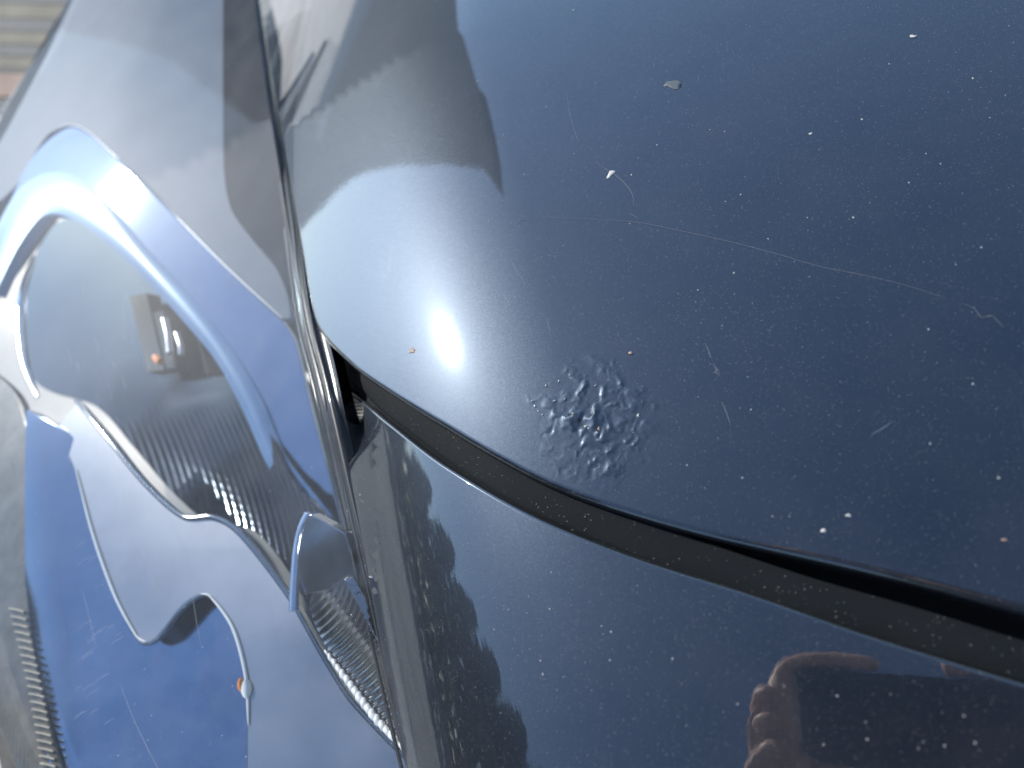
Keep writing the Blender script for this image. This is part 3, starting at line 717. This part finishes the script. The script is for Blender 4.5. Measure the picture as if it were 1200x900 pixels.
# hands in the camera frame: palm behind the end of the phone, fingers on its edges
def hand(side, wrist):
    s = side
    X = -.010 if s < 0 else .149
    P = [(*wrist, .026), (X + s*.020, -.088, .022, .024), (X + s*.016, -.055, .016, .021), (X + s*.008, -.020, .014, .018)]
    Ed = [(0,1),(1,2),(2,3)]
    def chain(start, pts, r0):
        prev = start
        for i, p in enumerate(pts):
            P.append((*p, r0 * (1 - .12 * i))); Ed.append((prev, len(P) - 1)); prev = len(P) - 1
    chain(3, [(X + s*.002, .014, .012), (X - s*.022, .021, .008), (X - s*.045, .021, .006), (X - s*.062, .019, .004)], .0092)   # index along the top edge
    chain(2, [(X + s*.020, -.022, .002), (X + s*.010, -.020, -.006), (X - s*.004, -.018, -.006)] if s > 0 else [(X + s*.022, -.022, .002), (X + s*.014, -.018, -.007), (X + s*.004, -.016, -.009)], .009)
    chain(2, [(X + s*.022, -.042, .000), (X + s*.014, -.040, -.008), (X + s*.003, -.038, -.009)], .0088)
    chain(1, [(X + s*.022, -.066, .000), (X + s*.013, -.060, -.008), (X + s*.002, -.058, -.008)], .008)
    chain(1, [(X + s*.004, -.070, .036), (X - s*.014, -.055, .030), (X - s*.028, -.045, .024)], .0105)                        # thumb over the screen
    P2 = [(*cw(p[:3]), p[3]) for p in P]
    return skin_mesh('hand', P2, Ed, SKINM, per)
hand(-1, (-.078, -.125, .028)); hand(1, (.190, -.135, .028))
# the phone
ph = bpy.data.objects.new('phone', None); scn.collection.objects.link(ph); tagit(ph, 'black phone held flat over the wing by both hands', 'phone')
def slab(name, x0, x1, y0, y1, z0, z1, r, mat, parent):
    pts = []
    for cx, cy, a0 in ((x1-r, y1-r, 0), (x0+r, y1-r, 90), (x0+r, y0+r, 180), (x1-r, y0+r, 270)):
        for k in range(6): a = math.radians(a0 + 18 * k); pts.append((cx + r*math.cos(a), cy + r*math.sin(a)))
    n = len(pts); V = [cw((x, y, z)) for z in (z0, z1) for x, y in pts]
    F = [list(range(n))[::-1], list(range(n, 2*n))] + [[i, (i+1) % n, n+(i+1) % n, n+i] for i in range(n)]
    me = bpy.data.meshes.new(name); me.from_pydata(V, [], F); return link(name, me, mat, parent)
slab('case', -.003, .145, -.060, .012, .003, .011, .010, simple('phone_case', (.012, .013, .014), .3), ph)
slab('screen', .001, .141, -.057, .009, .0112, .0118, .007, GLASSD, ph)
slab('camera_island', .006, .018, -.010, .008, .0012, .0028, .004, simple('camera_glass', (.02, .02, .025), .1), ph)
slab('bezel', -.0044, -.0031, -.050, .004, .0032, .0108, .0005, simple('phone_bezel', (.6, .6, .58), .3, 1.), ph)
# ------------------------------------------------------------------ specks, fibres and scratches
def scratch(pts, r, S=S_hood, parent=hood, mat=FIBRE, name='scratch', lift=.00005):
    return bar(name, catmull(pts, 4), S, r, mat, parent, lift=lift, sides=5, taper=True)
scratch([(600, 258), (640, 255), (700, 257), (750, 261), (800, 271), (850, 282), (905, 296), (960, 312), (1010, 322), (1060, 334), (1110, 350)], .00006)
scratch([(664, 108), (668, 135), (678, 168)], .00005); scratch([(736, 250), (748, 256), (744, 262)], .00005)
scratch([(596, 300), (606, 318), (618, 338)], .00006); scratch([(575, 330), (583, 350)], .00006)
for a, b, c, d in ((835, 425, 841, 441), (838, 428, 843, 440), (826, 402, 833, 420), (845, 470, 856, 498), (1020, 510, 1046, 494), (590, 345, 600, 362), (640, 372, 646, 398), (560, 300, 572, 312)):
    scratch([(a, b), ((a + c) / 2 + 1, (b + d) / 2), (c, d)], .00007)
LENSMARK = simple('lens_scratch', (.34, .36, .37), .5)
for p in ([(112, 462), (124, 505), (146, 580), (168, 650), (190, 712)], [(140, 800), (160, 850), (190, 910)], [(96, 690), (104, 720), (112, 756)], [(140, -8), (100, 28), (62, 60), (30, 88)], [(220, 640), (226, 700), (236, 760)]):
    scratch(p, .00008, S_lens, lens, LENSMARK)
for i in range(34):       # arc-shaped wiping marks round the bright spot on the lens
    a = 2.2 + i * .035; x = 60 + 60 * rng.rand() + 90 * rng.rand(); y = 330 + 300 * rng.rand(); L = 8 + 22 * rng.rand(); q = 1.1 + .5 * rng.randn() * .4
    scratch([(x, y), (x + L * math.cos(q) * .3, y + L * .5), (x + L * math.cos(q) * .5, y + L)], .00006, S_lens, lens, LENSMARK)
for i in range(26):
    x = 85 + 50 * rng.rand(); y = 640 + 220 * rng.rand(); L = 8 + 16 * rng.rand()
    scratch([(x, y), (x + L * .45, y - L * .45), (x + L, y - L * .75)], .00007, S_lens, lens, LENSMARK)
def chip(px, py, r, mat, name, S=S_hood, h=.5, seed=0, flat=False):
    """small lumpy flake lying on the surface, r in pixels"""
    q = np.random.RandomState(seed + int(px)); P, Nn = normals(S, np.array([float(px)]), np.array([float(py)])); P, Nn = P[0], Nn[0]
    rr = r * K * np.linalg.norm(P - CAM)
    b = bmesh.new(); bmesh.ops.create_icosphere(b, subdivisions=2, radius=1)
    ph_ = q.rand(6) * 6.28
    for v in b.verts:
        c = v.co; a = math.atan2(c.y, c.x); k = 1 + .28 * math.sin(2*a + ph_[0]) + .18 * math.sin(3*a + ph_[1]) + .12 * math.sin(7*a + ph_[2] + c.z * 3)
        v.co = Vector((c.x * k * rr, c.y * k * rr * (.6 + .4 * q.rand() * 0 + .2), c.z * rr * h * (1 + .4 * math.sin(5*a + ph_[3]))))
    me = bpy.data.meshes.new(name); b.to_mesh(me); b.free(); me.polygons.foreach_set('use_smooth', [True] * len(me.polygons))
    o = link(name, me, mat); o.location = P + Nn * rr * h * .4
    o.rotation_euler = Vector(Nn).to_track_quat('Z', 'Y').to_euler(); o.rotation_euler.rotate_axis('Z', q.rand() * 6.28)
    return o
SPARKLE = simple('blister_sparkle', (.42, .38, .36), .12, .6)  # pale colour for chips added as bright sparkles on the blisters
ORANGE = simple('orange_grit', (.24, .16, .12), .5)
big = [(716, 204, 6.5, DUST, 'pale crusty speck with fibres trailing from it on the upper bonnet', .12),
       (965, 622, 3.4, DUST, 'bright white crumb on the bonnet just above the dark gap at right', .5),
       (994, 604, 2.8, DUST, 'pale crumb up and right of the bright white crumb near the gap', .4),
       (1070, 43, 3.2, DUST, 'white elongated crumb near the top right of the bonnet', .4),
       (739, 414, 3.0, ORANGE, 'small orange grain on the bonnet above the blistered paint', .6),
       (1177, 633, 2.6, ORANGE, 'orange grain on the bonnet near the right edge above the gap', .6),
       (687, 500, 2.6, DUST, 'pale grain caught among the paint blisters', .6),
       (702, 503, 2.4, ORANGE, 'orange tinted grain among the paint blisters', .6),
       (748, 487, 2.6, DUST, 'grey grain at the right side of the paint blisters', .5),
       (950, 157, 2.2, DUST, 'small white crumb in the open upper right part of the bonnet', .5)]
for x, y, r, mt, lb, h in big:
    tagit(chip(x, y, r * .8, mt, 'grit', h=h), lb, 'grit')
tagit(chip(483, 411, 4.5, simple('brown_spot', (.16, .10, .07), .6), 'dried_spot', h=.05), 'faint brownish dried spot left of the sun glint on the bonnet', 'spot')
tagit(chip(790, 99, 9, simple('dried_drop', (.05, .06, .07), .6), 'dried_spot', h=.02), 'faint grey round dried drop high on the bonnet', 'spot')
small = [(740, 205), (738, 262), (832, 152), (868, 228), (900, 280), (1042, 75), (1140, 92), (1160, 138), (1085, 180), (1065, 214), (1102, 192), (1088, 386), (960, 175), (1150, 290), (560, 95), (672, 12), (640, 125), (590, 158), (838, 436),
         (850, 236), (660, 288), (715, 205), (946, 255), (925, 605), (870, 560), (805, 545), (880, 480), (1000, 255), (1120, 310), (1090, 520), (1170, 560), (860, 320), (905, 605), (818, 340), (770, 170), (1010, 140), (1140, 450)]
for i, (x, y) in enumerate(small):
    tagit(chip(x, y, .5 + .6 * rng.rand(), DUST, 'dust_speck', h=.5, seed=i), 'tiny white dust speck on the navy bonnet', 'dust', 'dust specks on the bonnet')
for i in range(26):
    x = 560 + 600 * rng.rand(); y = 640 + .32 * (x - 560) + 15 + 120 * rng.rand()
    if y > 890: continue
    tagit(chip(x, y, .5 + .6 * rng.rand(), DUST, 'dust_speck', S_fend, h=.5, seed=i), 'tiny white dust speck on the navy wing', 'dust', 'dust specks on the wing')
fib = [([(699, 192), (712, 199), (722, 206), (733, 216), (741, 228), (743, 240)], 'thin pale fibre curling down from the crusty speck'),
       ([(1128, 356), (1142, 362), (1150, 372), (1162, 370), (1176, 384)], 'pale forked fibre on the bonnet near the right edge'),
       ([(820, 161), (830, 160), (836, 153), (842, 146)], 'short hooked pale fibre on the upper bonnet'),
       ([(606, 264), (612, 258), (622, 259)], 'tiny pale fibre at the left end of the long scratch')]
for p, lb in fib:
    o = bar('fibre', catmull(p, 3), S_hood, .00006, FIBRE, None, lift=.00012, sides=6, taper=True); tagit(o, lb, 'fibre')
for i, (x, y) in enumerate([(624, 470), (627, 476), (631, 482), (636, 486), (650, 470), (640, 452), (655, 447), (668, 440), (662, 468), (672, 486), (690, 502), (700, 508), (712, 548), (698, 452)]):
    chip(x, y, 1.0 + .8 * rng.rand(), SPARKLE, 'sparkle_chip', h=.7, seed=i).parent = hood
